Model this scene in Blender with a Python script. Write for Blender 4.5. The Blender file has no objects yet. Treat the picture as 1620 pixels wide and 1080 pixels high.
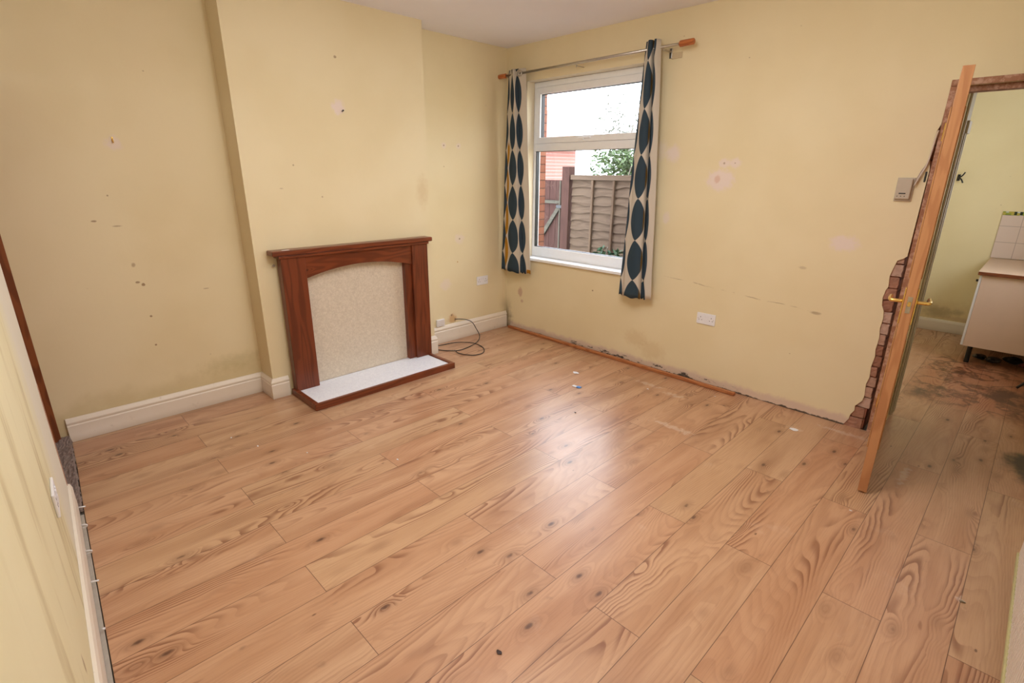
import bpy, bmesh, math, random
from mathutils import Vector, Matrix
C = bpy.context.scene.collection
PI = math.pi
# ---------------------------------------------------------------- camera
CAM = Vector((3.86017, -3.72251, 1.56948)); YAW, PIT, ROL, FPX = 0.791969, 0.316077, 0.0066, 815.194
F = Vector((-math.sin(YAW)*math.cos(PIT), math.cos(YAW)*math.cos(PIT), -math.sin(PIT)))
Rt = Vector((math.cos(YAW), math.sin(YAW), 0)); Up = Rt.cross(F)
cr = math.cos(ROL)*Rt + math.sin(ROL)*Up; cu = -math.sin(ROL)*Rt + math.cos(ROL)*Up
cd = bpy.data.cameras.new('camera'); cd.sensor_width = 36; cd.lens = FPX*36/1620; cd.clip_start = .02; cd.clip_end = 200
cam = bpy.data.objects.new('camera', cd); C.objects.link(cam)
M = Matrix((cr, cu, -F)).transposed().to_4x4(); M.translation = CAM; cam.matrix_world = M
bpy.context.scene.camera = cam
# ---------------------------------------------------------------- world, lamps, exposure
w = bpy.data.worlds.new('world'); bpy.context.scene.world = w; w.use_nodes = True
bg = w.node_tree.nodes['Background']; bg.inputs[0].default_value = (.86, .90, 1, 1); bg.inputs[1].default_value = 8.5
def lamp(name, typ, loc, power, col=(1, 1, 1), size=.3, rot=(0, 0, 0), sy=None):
    l = bpy.data.lights.new(name, typ); l.energy = power; l.color = col
    if typ == 'AREA':
        l.size = size
        if sy: l.shape = 'RECTANGLE'; l.size_y = sy
    else: l.shadow_soft_size = size
    o = bpy.data.objects.new(name, l); o.location = loc; o.rotation_euler = rot; C.objects.link(o); return o
lamp('ceiling_fill_area', 'AREA', (2.45, -2.15, 2.655), 26, (1, .98, .96), 1.5)  # unseen fill light, added to brighten the walls evenly
lamp('ceiling_fill_point', 'POINT', (2.6, -2.3, 2.36), 26, (1, .98, .96), .12)  # second unseen fill, added because the ceiling came out too dark
pt = lamp('window_portal', 'AREA', (.9, .30, 1.55), 1, size=1.3, rot=(-PI/2, 0, 0), sy=1.7)
pt.data.cycles.is_portal = True
pk = lamp('kitchen_portal', 'AREA', (4.33, 1.75, 1.6), 1, size=1.25, rot=(0, PI/2, 0), sy=1.05)
pk.data.cycles.is_portal = True
vs = bpy.context.scene.view_settings
vs.view_transform = 'Standard'; vs.look = 'None'; vs.gamma = 1; vs.use_curve_mapping = False; vs.exposure = 0.14
bpy.context.scene.cycles.use_denoising = True
bpy.context.scene.cycles.max_bounces = 9
bpy.context.scene.cycles.diffuse_bounces = 5
bpy.context.scene.cycles.use_adaptive_sampling = True
bpy.context.scene.cycles.adaptive_threshold = .015
bpy.context.scene.cycles.transparent_max_bounces = 10

# ---------------------------------------------------------------- node helper
class N:
    def __init__(s, name):
        s.m = bpy.data.materials.new(name); s.m.use_nodes = True; s.t = s.m.node_tree; s.n = s.t.nodes
        s.b = s.n['Principled BSDF']; s.tc = s.n.new('ShaderNodeTexCoord'); s.P = s.tc.outputs['Object']; s.xyz = None
    def put(s, i, v):
        if isinstance(v, bpy.types.NodeSocket): s.t.links.new(v, i)
        elif isinstance(v, (tuple, list)):
            try: i.default_value = tuple(v)
            except Exception: i.default_value = tuple(v)+(1,)
        else:
            i.default_value = v
    def f(s, op, a, b=0, c=0, clamp=False):
        n = s.n.new('ShaderNodeMath'); n.operation = op; n.use_clamp = clamp
        s.put(n.inputs[0], a); s.put(n.inputs[1], b); s.put(n.inputs[2], c); return n.outputs[0]
    def add(s, a, b): return s.f('ADD', a, b)
    def sub(s, a, b): return s.f('SUBTRACT', a, b)
    def mul(s, a, b): return s.f('MULTIPLY', a, b)
    def sep(s, v=None):
        if v is None:
            if s.xyz: return s.xyz
        n = s.n.new('ShaderNodeSeparateXYZ'); s.put(n.inputs[0], v if v is not None else s.P)
        r = n.outputs[0], n.outputs[1], n.outputs[2]
        if v is None: s.xyz = r
        return r
    def vec(s, x, y, z):
        n = s.n.new('ShaderNodeCombineXYZ'); s.put(n.inputs[0], x); s.put(n.inputs[1], y); s.put(n.inputs[2], z); return n.outputs[0]
    def noise(s, v, scale, det=3, rough=.5, dist=0, col=False):
        n = s.n.new('ShaderNodeTexNoise'); s.put(n.inputs['Vector'], v); n.inputs['Scale'].default_value = scale
        n.inputs['Detail'].default_value = det; n.inputs['Roughness'].default_value = rough; n.inputs['Distortion'].default_value = dist
        return n.outputs[1 if col else 0]
    def white(s, v):
        n = s.n.new('ShaderNodeTexWhiteNoise'); n.noise_dimensions = '3D'; s.put(n.inputs['Vector'], v); return n.outputs['Value'], n.outputs['Color']
    def vor(s, v, scale, rnd=1, feat='F1', out='Distance'):
        n = s.n.new('ShaderNodeTexVoronoi'); n.feature = feat; s.put(n.inputs['Vector'], v); n.inputs['Scale'].default_value = scale
        n.inputs['Randomness'].default_value = rnd; return n.outputs[out]
    def mix(s, f, a, b, mode='MIX'):
        n = s.n.new('ShaderNodeMix'); n.data_type = 'RGBA'; n.blend_type = mode; n.clamp_factor = True
        s.put(n.inputs[0], f); s.put(n.inputs[6], a if not isinstance(a, tuple) else a+(1,)*(4-len(a)))
        s.put(n.inputs[7], b if not isinstance(b, tuple) else b+(1,)*(4-len(b))); return n.outputs[2]
    def step(s, v, lo, hi):            # smoothstep lo->hi gives 0->1 (reversed when lo>hi)
        n = s.n.new('ShaderNodeMapRange'); n.interpolation_type = 'SMOOTHSTEP'
        rev = lo > hi
        s.put(n.inputs[0], v); n.inputs[1].default_value = min(lo, hi); n.inputs[2].default_value = max(lo, hi)
        n.inputs[3].default_value = 1 if rev else 0; n.inputs[4].default_value = 0 if rev else 1; return n.outputs[0]
    def bump(s, h, strength=.3, dist=.01):
        n = s.n.new('ShaderNodeBump'); n.inputs['Strength'].default_value = strength; n.inputs['Distance'].default_value = dist
        s.put(n.inputs['Height'], h); s.t.links.new(n.outputs[0], s.b.inputs['Normal'])
    def out(s, col, rough=.6, metal=0, spec=.5, **k):
        s.put(s.b.inputs['Base Color'], col if not isinstance(col, tuple) else col[:3]+(1,)); s.put(s.b.inputs['Roughness'], rough)
        s.b.inputs['Metallic'].default_value = metal; s.b.inputs['Specular IOR Level'].default_value = spec
        return s.m
def srgb(r, g, b):
    f = lambda c: (c/255/12.92) if c/255 <= .04045 else ((c/255+.055)/1.055)**2.4
    return (f(r), f(g), f(b))
def plain(name, col, rough=.5, metal=0, var=.08, scale=30, spec=.5, bump=0):
    n = N(name); v = n.noise(n.P, scale, 3)
    c2 = tuple(max(0, x*(1-var*2)) for x in col); c = n.mix(v, c2, tuple(min(1, x*(1+var)) for x in col))
    if bump: n.bump(n.noise(n.P, scale*3, 3), bump, .003)
    return n.out(c, rough, metal, spec)

# ---------------------------------------------------------------- mesh helpers
def box(bm, x0, x1, y0, y1, z0, z1, rot=None):
    vs = [bm.verts.new(Vector((x, y, z)) if rot is None else rot @ Vector((x, y, z))) for x in (x0, x1) for y in (y0, y1) for z in (z0, z1)]
    for q in ((0, 1, 3, 2), (4, 6, 7, 5), (0, 4, 5, 1), (2, 3, 7, 6), (0, 2, 6, 4), (1, 5, 7, 3)): bm.faces.new([vs[i] for i in q])
    return vs
def obj(name, bm, mat, parent=None, bevel=0, smooth=False, seg=2):
    bmesh.ops.recalc_face_normals(bm, faces=bm.faces)
    me = bpy.data.meshes.new(name); bm.to_mesh(me); bm.free(); me.materials.append(mat)
    o = bpy.data.objects.new(name, me); C.objects.link(o)
    if parent: o.parent = parent
    if smooth:
        for p in me.polygons: p.use_smooth = True
    if bevel:
        md = o.modifiers.new('bevel', 'BEVEL'); md.width = bevel; md.segments = seg; md.limit_method = 'ANGLE'; md.angle_limit = math.radians(40)
    return o
def bx(name, mat, x0, x1, y0, y1, z0, z1, parent=None, bevel=.002):
    bm = bmesh.new(); box(bm, x0, x1, y0, y1, z0, z1); return obj(name, bm, mat, parent, bevel)
def prism(bm, pts, axis, a, b, holes=()):
    """polygon (2-D pts) extruded along axis from a to b; other two axes in order xyz"""
    def P(u, v, t): return {'x': (t, u, v), 'y': (u, t, v), 'z': (u, v, t)}[axis]
    loops = [pts]+list(holes); es = []; layers = []
    vv = []
    for L in loops:
        vs = [bm.verts.new(P(u, v, a)) for u, v in L]; vv.append(vs)
        for i in range(len(vs)): es.append(bm.edges.new((vs[i], vs[(i+1) % len(vs)])))
    r = bmesh.ops.triangle_fill(bm, edges=es, use_beauty=True) if (holes or len(pts) > 4) else {'geom': [bm.faces.new(vv[0])]}
    fs = [g for g in r['geom'] if isinstance(g, bmesh.types.BMFace)]
    e = bmesh.ops.extrude_face_region(bm, geom=fs)
    d = Vector(P(0, 0, b))-Vector(P(0, 0, a))
    for g in e['geom']:
        if isinstance(g, bmesh.types.BMVert): g.co += d
def tube(bm, pts, r, n=10, cap=True):
    pts = [Vector(p) for p in pts]; rs = r if isinstance(r, (list, tuple)) else [r]*len(pts); rings = []
    up = Vector((0, 0, 1)); prev = None
    for i, p in enumerate(pts):
        t = (pts[min(i+1, len(pts)-1)]-pts[max(i-1, 0)]).normalized()
        if prev is None:
            a = t.cross(up); a = a if a.length > .01 else t.cross(Vector((1, 0, 0)))
        else: a = prev - t*prev.dot(t)
        a.normalize(); prev = a; b = t.cross(a)
        rings.append([bm.verts.new(p+(a*math.cos(k*2*PI/n)+b*math.sin(k*2*PI/n))*rs[i]) for k in range(n)])
    for A, B in zip(rings, rings[1:]):
        for k in range(n): bm.faces.new((A[k], A[(k+1) % n], B[(k+1) % n], B[k]))
    if cap: bm.faces.new(rings[0][::-1]); bm.faces.new(rings[-1])
def cyl(bm, p, q, r, n=16): tube(bm, [p, q], r, n)
def smoothpath(pts, k=8):
    P = [Vector(p) for p in pts]; P = [P[0]*2-P[1]]+P+[P[-1]*2-P[-2]]; out = []
    for i in range(1, len(P)-2):
        for j in range(k):
            t = j/k; a, b, c, d = P[i-1:i+3]
            out.append(.5*((2*b)+(c-a)*t+(2*a-5*b+4*c-d)*t*t+(3*b-a-3*c+d)*t**3))
    out.append(P[-2]); return out
def sweep(bm, path, prof, side=1):
    """profile (offset,z) swept along an XY polyline with mitred corners; offset goes to the right (side=1) of travel"""
    P = [Vector(p) for p in path]; rings = []
    for i, p in enumerate(P):
        ns = []
        for a, b in ((i-1, i), (i, i+1)):
            if 0 <= a and b < len(P):
                t = (P[b]-P[a]).normalized(); ns.append(Vector((t.y, -t.x))*side)
        n = ns[0] if len(ns) == 1 else (ns[0]+ns[1])/(1+ns[0].dot(ns[1]))
        rings.append([bm.verts.new((p.x+n.x*o, p.y+n.y*o, z)) for o, z in prof])
    for A, B in zip(rings, rings[1:]):
        for k in range(len(prof)): bm.faces.new((A[k], A[(k+1) % len(prof)], B[(k+1) % len(prof)], B[k]))
    bm.faces.new(rings[0]); bm.faces.new(rings[-1][::-1])
def thing(name, label, cat, loc=(0, 0, 0), rz=0, group=None):
    o = bpy.data.objects.new(name, None); o.empty_display_size = .05; C.objects.link(o); o.location = loc; o.rotation_euler = (0, 0, rz)
    o['label'] = label; o['category'] = cat
    if group: o['group'] = group
    return o
def tag(o, label, cat, group=None, kind=None):
    o['label'] = label; o['category'] = cat
    if group: o['group'] = group
    if kind: o['kind'] = kind
    return o
def struct(o): o['kind'] = 'structure'; return o
def copy_tree(o, parent=None):
    c = o.copy(); C.objects.link(c)
    if parent: c.parent = parent
    for ch in o.children: copy_tree(ch, c)
    return c

# ---------------------------------------------------------------- dimensions
H = 2.660; CD = .2065; CY1, CY2 = -1.0996, -2.5336
WX0, WX1, WZ0, WZ1 = .262, 1.56, .748, 2.362
def nw(x, off=0): return -3.74-.044*(x-.85)+off            # face of the wall beside the camera

# ---------------------------------------------------------------- materials
def wall_mat(name, a, b, spots=(), extra=None, base=(.80, .70, .475)):
    """a, b: which object axes run along and up the wall. spots: (u, v, ru, rv, colour, strength, softness)"""
    n = N(name); xyz = n.sep(); U, V = xyz[a], xyz[b]
    big = n.noise(n.P, 1.6, 3); fine = n.noise(n.P, 60, 4)
    base2 = (base[0]*.955, base[1]*.94, base[2]*.90)
    col = n.mix(n.step(big, .35, .7), base, base2)
    ed = n.noise(n.P, 28, 3, .6)
    wob = n.mul(n.sub(ed, .5), 1.4)
    for (u, v, ru, rv, c, st, so) in spots:
        dx = n.mul(n.sub(U, u), 1/ru); dy = n.mul(n.sub(V, v), 1/rv)
        d = n.add(n.f('SQRT', n.add(n.mul(dx, dx), n.mul(dy, dy))), wob)
        col = n.mix(n.mul(n.step(d, 1+so, 1-so), st), col, c)
    # fine scuffs
    sc = n.vor(n.vec(n.mul(U, 2.2), n.mul(V, 3.0), xyz[3-a-b]), 2.3)
    scm = n.mul(n.step(sc, .035, .015), n.step(n.noise(n.P, 2.3, 1), .5, .6))
    col = n.mix(n.mul(scm, .5), col, (.32, .22, .12))
    if extra: col = extra(n, U, V, col)
    n.bump(n.add(n.noise(n.P, 9, 4), n.mul(fine, .25)), .10, .01)
    return n.out(col, .62, 0, .25)
PAT = (.80, .68, .64); BR = (.30, .19, .10); STAIN = (.62, .46, .24); GREEN = (.42, .36, .14)
def ext_window(n, U, V, col):
    nz = n.noise(n.P, 14, 5, .65); nz2 = n.noise(n.vec(n.mul(U, 1), 0, n.mul(V, .3)), 5, 3)
    h = n.add(n.mul(n.sub(nz, .5), .06), n.mul(n.sub(nz2, .5), .05))
    band = n.step(n.add(V, n.mul(h, 1.1)), .080, .040)
    col = n.mix(n.mul(band, .85), col, (.66, .50, .42))
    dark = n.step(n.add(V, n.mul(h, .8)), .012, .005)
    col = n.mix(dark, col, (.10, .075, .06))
    hol = n.mul(n.step(n.noise(n.vec(n.mul(U, 9), 0, n.mul(V, 26)), 1.0, 4, .7), .52, .60), n.mul(n.step(U, .8, 1.0), n.step(U, 2.55, 2.35)))
    col = n.mix(n.mul(hol, n.step(V, .050, .040)), col, (.09, .07, .06))
    # darker low corner at the left end
    cor = n.mul(n.step(n.add(U, n.mul(h, 3)), .10, .0), n.step(V, .36, .10))
    col = n.mix(n.mul(cor, .8), col, (.20, .15, .08))
    # hairline crack with grime
    ln = n.sub(V, n.add(n.mul(U, -.075), n.add(.932, n.mul(n.sub(n.noise(n.P, 6, 3), .5), .04))))
    ln = n.step(n.f('ABSOLUTE', ln), .0045, .0015)
    ms = n.mul(n.mul(n.step(U, 1.78, 1.95), n.step(U, 3.0, 2.7)), n.step(n.noise(n.P, 11, 3), .42, .6))
    return n.mix(n.mul(n.mul(ln, ms), .5), col, (.30, .20, .10))
W_WIN = wall_mat('cream_plaster_window_wall', 0, 2, [
    (2.174, 1.529, .095, .068, PAT, .9, .3), (2.15, 1.535, .02, .028, (.70, .50, .42), .9, .3),
    (2.19, 1.643, .040, .030, PAT, .8, .4), (2.265, 1.643, .034, .030, PAT, .8, .4),
    (2.186, 1.643, .008, .008, BR, .6, .3), (2.262, 1.643, .005, .005, BR, .6, .3),
    (1.787, 1.713, .05, .055, PAT, .8, .5), (1.69, 1.74, .04, .06, PAT, .4, .6), (1.78, 1.244, .028, .045, PAT, .6, .4),
    (3.006, 1.167, .075, .045, PAT, .85, .4), (1.60, .225, .10, .065, STAIN, .38, .5), (1.76, .16, .11, .07, STAIN, .35, .5),
    (2.925, .707, .028, .009, BR, .55, .5), (2.80, .99, .022, .008, BR, .3, .5), (.205, .40, .03, .045, (.55, .34, .25), .7, .3),
    (.23, .31, .02, .016, (.55, .34, .25), .6, .4), (1.12, .565, .008, .007, BR, .9, .2), (1.64, .61, .12, .03, STAIN, .25, .6)], ext_window)
def ext_left(n, U, V, col):
    nz = n.mul(n.sub(n.noise(n.P, 7, 4), .5), .25)
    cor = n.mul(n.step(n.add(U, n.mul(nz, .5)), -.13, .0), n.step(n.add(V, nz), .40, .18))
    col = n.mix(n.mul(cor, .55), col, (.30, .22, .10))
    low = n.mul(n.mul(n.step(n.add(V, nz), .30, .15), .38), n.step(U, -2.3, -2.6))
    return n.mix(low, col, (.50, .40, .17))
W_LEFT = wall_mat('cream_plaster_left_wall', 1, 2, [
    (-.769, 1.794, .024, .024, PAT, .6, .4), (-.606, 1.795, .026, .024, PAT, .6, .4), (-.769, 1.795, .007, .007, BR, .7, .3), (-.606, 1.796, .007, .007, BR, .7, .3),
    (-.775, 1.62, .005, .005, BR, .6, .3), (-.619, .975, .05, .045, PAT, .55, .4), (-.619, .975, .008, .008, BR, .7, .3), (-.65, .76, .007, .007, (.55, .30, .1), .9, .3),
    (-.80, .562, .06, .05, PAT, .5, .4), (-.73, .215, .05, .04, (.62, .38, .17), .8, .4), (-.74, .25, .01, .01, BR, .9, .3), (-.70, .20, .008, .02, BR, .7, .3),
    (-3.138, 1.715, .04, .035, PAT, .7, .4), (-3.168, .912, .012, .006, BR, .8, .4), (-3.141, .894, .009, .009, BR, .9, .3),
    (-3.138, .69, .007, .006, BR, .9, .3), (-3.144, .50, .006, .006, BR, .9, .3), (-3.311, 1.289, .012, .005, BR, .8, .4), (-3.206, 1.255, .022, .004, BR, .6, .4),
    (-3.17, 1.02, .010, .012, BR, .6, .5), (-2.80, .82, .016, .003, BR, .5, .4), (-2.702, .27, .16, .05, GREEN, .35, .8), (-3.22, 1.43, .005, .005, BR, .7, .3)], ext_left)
W_CHIM = wall_mat('cream_plaster_chimney', 1, 2, [
    (-1.837, 1.996, .045, .045, PAT, .9, .35), (-1.827, 2.312, .010, .008, BR, .7, .3), (-1.16, 1.42, .05, .10, STAIN, .45, .8),
    (-2.20, 1.61, .006, .006, BR, .6, .3), (-2.02, 1.40, .006, .006, BR, .5, .3), (-2.45, 1.03, .03, .03, STAIN, .4, .6), (-2.30, 1.46, .012, .004, BR, .4, .4)],
    None)
def ext_near(n, U, V, col):
    st = n.noise(n.vec(n.mul(U, 4.0), 0, n.mul(V, .55)), 1.8, 5, .6)
    m = n.mul(n.mul(n.step(st, .50, .68), n.step(V, 1.45, .9)), n.mul(n.step(U, 1.35, 1.7), n.step(U, 3.0, 2.4)))
    col = n.mix(n.mul(m, .62), col, (.45, .35, .17))
    lo = n.mul(n.step(n.add(U, n.mul(n.sub(st, .5), .4)), 1.65, 1.25), .75)
    return n.mix(lo, col, (.76, .72, .66))
W_NEAR = wall_mat('damp_cream_plaster_near_wall', 0, 2, [(2.3, .30, .012, .03, BR, .7, .4)], ext_near, base=(.78, .72, .50))
W_KIT = wall_mat('cream_plaster_kitchen', 0, 2, [(3.26, .20, .10, .05, (.26, .22, .15), .6, .7), (3.42, .22, .04, .03, (.26, .22, .15), .5, .7), (3.45, .155, .14, .02, (.5, .33, .25), .4, .6), (3.34, .18, .25, .12, STAIN, .3, .7)], None, base=(.84, .73, .46))
CEIL = plain('white_ceiling_paint', (.88, .87, .93), .8, var=.03, scale=2, spec=.2)
def gloss_white(name, base, dirt=.5):
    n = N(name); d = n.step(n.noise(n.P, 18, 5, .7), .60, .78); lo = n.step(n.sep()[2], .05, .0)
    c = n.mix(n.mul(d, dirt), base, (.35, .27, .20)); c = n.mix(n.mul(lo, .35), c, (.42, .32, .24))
    return n.out(c, .38, 0, .5)
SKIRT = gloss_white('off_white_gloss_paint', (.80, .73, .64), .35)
UPVC = plain('white_upvc', (.90, .92, .96), .3, var=.02)
WHITEP = plain('white_plastic', (.82, .82, .87), .35, var=.02)
GREYP = plain('grey_beige_plastic', (.52, .45, .36), .45, var=.04)
BLACK = plain('black_plastic', (.012, .012, .014), .4, var=.1)
DARKHOLE = plain('dark_slot', (.04, .03, .03), .8)
BRASS = plain('polished_brass', (.87, .62, .22), .22, 1, var=.05)
STEEL = plain('brushed_steel', (.55, .52, .48), .3, 1, var=.08)
def wood(name, light, dark, axis=2, scale=1, rough=.35, knots=True, contrast=1.0, spec=.5):
    """grain running along the given axis"""
    n = N(name); x, y, z = n.sep(); v = [x, y, z]; st = [9*scale]*3; st[axis] = 1.1*scale
    p = n.vec(*[n.mul(v[i], st[i]) for i in range(3)])
    kd = n.vor(n.vec(*[n.mul(v[i], (6, 6, 6)[i] if i != axis else 2.2) for i in range(3)]), 1.0)
    kk = n.step(kd, .20, .0)
    fld = n.add(n.noise(p, 1.0, 2, .5, .4), n.mul(kk, .25 if knots else 0))
    ring = n.f('SINE', n.mul(fld, 55)); ring = n.step(ring, -.6, 1)
    fine = n.noise(n.vec(*[n.mul(v[i], 140 if i != axis else 5) for i in range(3)]), 1, 3)
    col = n.mix(n.mul(ring, .75*contrast), light, dark); col = n.mix(n.mul(fine, .35), col, dark)
    if knots: col = n.mix(n.mul(n.step(kd, .09, .04), .85), col, tuple(c*.25 for c in dark))
    return n.out(col, rough, 0, spec)
MAHOG = wood('red_brown_stained_pine_upright', srgb(122, 60, 34), srgb(80, 36, 20), 2, .8, .3, True, .8)
MAHOGH = wood('red_brown_stained_pine_across', srgb(128, 64, 36), srgb(84, 38, 20), 1, .8, .28, True, .8)
DOORW = wood('varnished_pine_door_edge', srgb(196, 142, 98), srgb(164, 106, 68), 2, 1.2, .45, False, .7)
DOORF = wood('varnished_pine_door_face', srgb(196, 148, 96), srgb(160, 108, 62), 2, 1.0, .45, True, .7)
LINING = N('bare_door_lining_wood')
def _lin():
    n = LINING; pn = n.noise(n.P, 24, 5, .7); p2 = n.noise(n.vec(n.mul(n.sep()[0], 60), n.mul(n.sep()[1], 60), n.mul(n.sep()[2], 4)), 1, 3)
    c = n.mix(p2, srgb(176, 128, 98), srgb(134, 84, 60)); c = n.mix(n.mul(n.step(pn, .45, .62), .6), c, srgb(214, 178, 158)); return n.out(c, .7)
_lin(); LINING = LINING.m
STRIPW = wood('orange_varnished_beading', srgb(186, 122, 76), srgb(150, 86, 48), 0, 1.5, .4, False)
PERGO = None
def floor_mat():
    n = N('pine_laminate_planks'); X, Y, Z = n.sep()
    u = n.mul(n.sub(X, .055), 1/.195); k = n.f('FLOOR', u); fx = n.f('FRACT', u)
    par = n.f('FLOORED_MODULO', k, 2)
    v = n.mul(n.sub(n.add(Y, 3.1), n.mul(par, .70)), 1/1.405); j = n.f('FLOOR', v); fy = n.f('FRACT', v)
    r1, rc = n.white(n.vec(k, j, 3.1)); r2, _ = n.white(n.vec(k, j, 9.7)); r3, _ = n.white(n.vec(k, j, 17.3))
    sx = n.mul(n.f('MINIMUM', fx, n.sub(1, fx)), .195); sy = n.mul(n.f('MINIMUM', fy, n.sub(1, fy)), 1.405)
    sd = n.f('MINIMUM', sx, sy); seam = n.step(sd, .0019, .0007)
    # local coordinates with a random shift per plank
    lx = n.add(X, n.mul(r1, 40)); ly = n.add(Y, n.mul(r2, 40))
    # knots
    kv = n.vec(n.mul(lx, 10.5), n.mul(ly, 4.8), 0)
    kd = n.vor(kv, 1.0, 1.0); kc = n.vor(kv, 1.0, 1.0, out='Color'); kr = n.sep(kc)[0]; kg = n.sep(kc)[1]
    keep = n.step(kr, .50, .54)
    halo = n.mul(n.f('POWER', n.f('MAXIMUM', n.sub(1, n.mul(kd, 1.7)), 0), 2), keep)
    # grain field: long stretched contours, pushed about by the knots
    warp = n.sub(n.noise(n.vec(n.mul(lx, 7), n.mul(ly, 4.0), 4), 1.0, 3), .5)
    fld = n.noise(n.vec(n.add(n.mul(lx, 3.4), n.mul(warp, .12)), n.mul(ly, .42), 0), 1.0, 1, .4)
    fld = n.add(n.add(fld, n.mul(halo, .10)), n.mul(lx, n.add(.15, n.mul(r3, 1.1))))
    s = n.f('FRACT', n.mul(fld, 44)); line = n.mul(n.step(s, .30, .90), n.step(s, 1.0, .93))
    mask = n.step(n.noise(n.vec(n.mul(lx, 7.5), n.mul(ly, .9), 7), 1.0, 2), .50, .64)
    blotch = n.step(n.noise(n.vec(n.mul(lx, 9), n.mul(ly, 1.3), 11), 1.0, 3), .35, .7)
    fine = n.noise(n.vec(n.mul(lx, 230), n.mul(ly, 7), 0), 1.0, 3)
    A = srgb(200, 160, 128); B = srgb(178, 134, 102); R = srgb(130, 80, 55)
    c = n.mix(blotch, A, B)
    c = n.mix(n.mul(r2, .35), c, srgb(190, 132, 96))
    c = n.mix(n.mul(n.step(r3, .6, 1.0), .35), c, srgb(202, 172, 134))
    c = n.mix(n.mul(n.step(fine, .45, .75), .20), c, R)
    c = n.mix(n.mul(n.mul(line, n.add(.16, n.mul(mask, .74))), .95), c, R)
    c = n.mix(n.mul(n.step(kd, .42, .05), n.mul(keep, .40)), c, srgb(128, 86, 62))
    kn = n.mul(n.step(n.sub(kd, n.mul(n.sub(n.noise(n.P, 60, 3), .5), .06)), .13, .05), keep)
    c = n.mix(n.mul(kn, .80), c, srgb(86, 54, 40))
    kn2 = n.mul(n.step(kd, .06, .03), n.step(kr, .20, .22)); c = n.mix(n.mul(kn2, .75), c, srgb(96, 58, 40))
    sm = n.step(n.noise(n.vec(n.mul(X, 15), n.mul(Y, 7.5), 2), 1.0, 4, .6), .64, .80); c = n.mix(n.mul(sm, .42), c, srgb(104, 76, 64))
    # seams
    c = n.mix(n.mul(seam, .82), c, srgb(84, 50, 34))
    # soot and water marks on the kitchen floor
    kz = n.step(Y, .55, 1.0)
    s1 = n.noise(n.vec(n.mul(X, 3.4), n.mul(Y, 2.2), 5), 1.3, 5, .65)
    loc = n.mul(n.step(Y, .75, 1.05), n.step(X, 3.30, 3.48)); loc = n.mul(loc, n.step(Y, 2.45, 2.1))
    soot = n.mul(n.step(s1, .50, .66), loc)
    edge = n.step(n.f('ABSOLUTE', n.sub(n.noise(n.vec(n.mul(X, 4), n.mul(Y, 4), 2), 1, 4), .5)), .05, .0)
    soot = n.f('MAXIMUM', soot, n.mul(n.mul(edge, loc), .75))
    c = n.mix(n.mul(loc, .45), c, srgb(168, 88, 50))
    c = n.mix(n.mul(soot, .85), c, srgb(58, 28, 16))
    d0 = n.f('SQRT', n.add(n.f('POWER', n.sub(X, 4.12), 2), n.f('POWER', n.mul(n.sub(Y, .15), .6), 2)))
    c = n.mix(n.step(n.add(d0, n.mul(n.sub(s1, .5), .3)), .17, .07), c, srgb(38, 24, 20))
    # dusty worn patches and plaster dust
    du = n.mul(n.step(n.noise(n.P, 2.6, 5, .7), .60, .74), .12); c = n.mix(du, c, srgb(224, 206, 194))
    w1 = n.noise(n.P, 30, 4)
    for (a, b, ra, rb) in ((3.01, -.30, .05, .03), (2.45, -.85, .16, .035), (1.95, -.33, .12, .03), (2.2, -.38, .10, .03), (3.62, -.45, .02, .13), (3.95, -1.35, .012, .03), (3.25, -.13, .16, .03)):
        dd = n.add(n.f('SQRT', n.add(n.f('POWER', n.mul(n.sub(X, a), 1/ra), 2), n.f('POWER', n.mul(n.sub(Y, b), 1/rb), 2))), n.mul(n.sub(w1, .5), 3.2))
        c = n.mix(n.mul(n.step(dd, 1.1, .4), .28), c, srgb(226, 214, 206))
    rough = n.add(.33, n.mul(n.noise(n.P, 5, 4), .14)); 
    n.bump(n.add(n.mul(seam, -1.0), n.mul(n.noise(n.P, 2.0, 2), .6)), .12, .003)
    n.b.inputs['Coat Weight'].default_value = .50; n.b.inputs['Coat Roughness'].default_value = .26
    return n.out(c, rough, 0, .5)
FLOOR = floor_mat()
def brick_mat(name, a, b, c1, c2, mort, sc=1):
    n = N(name); xyz = n.sep(); t = n.n.new('ShaderNodeTexBrick'); n.put(t.inputs['Vector'], n.vec(xyz[a], xyz[b], 0))
    t.inputs['Scale'].default_value = 1; t.inputs['Brick Width'].default_value = .225*sc; t.inputs['Row Height'].default_value = .075*sc
    t.inputs['Mortar Size'].default_value = .006; t.inputs['Mortar Smooth'].default_value = .3
    n.put(t.inputs['Color1'], c1+(1,)); n.put(t.inputs['Color2'], c2+(1,)); n.put(t.inputs['Mortar'], mort+(1,))
    c = n.mix(n.mul(n.noise(n.P, 20, 4), .4), t.outputs[0], tuple(x*.5 for x in c1)); n.bump(n.add(n.mul(t.outputs[1], -1), n.mul(n.noise(n.P, 30, 4), .6)), .6, .01)
    return n.out(c, .9, 0, .2)
BRICKIN = brick_mat('exposed_old_brick', 0, 2, srgb(158, 104, 82), srgb(128, 78, 60), srgb(96, 66, 54))
BRICKOUT = brick_mat('pale_red_house_brick', 0, 2, srgb(176, 124, 112), srgb(164, 110, 98), srgb(190, 172, 164))
BRICKOUTX = brick_mat('red_house_brick_side', 1, 2, srgb(190, 120, 98), srgb(172, 100, 80), srgb(190, 176, 160))

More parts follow.
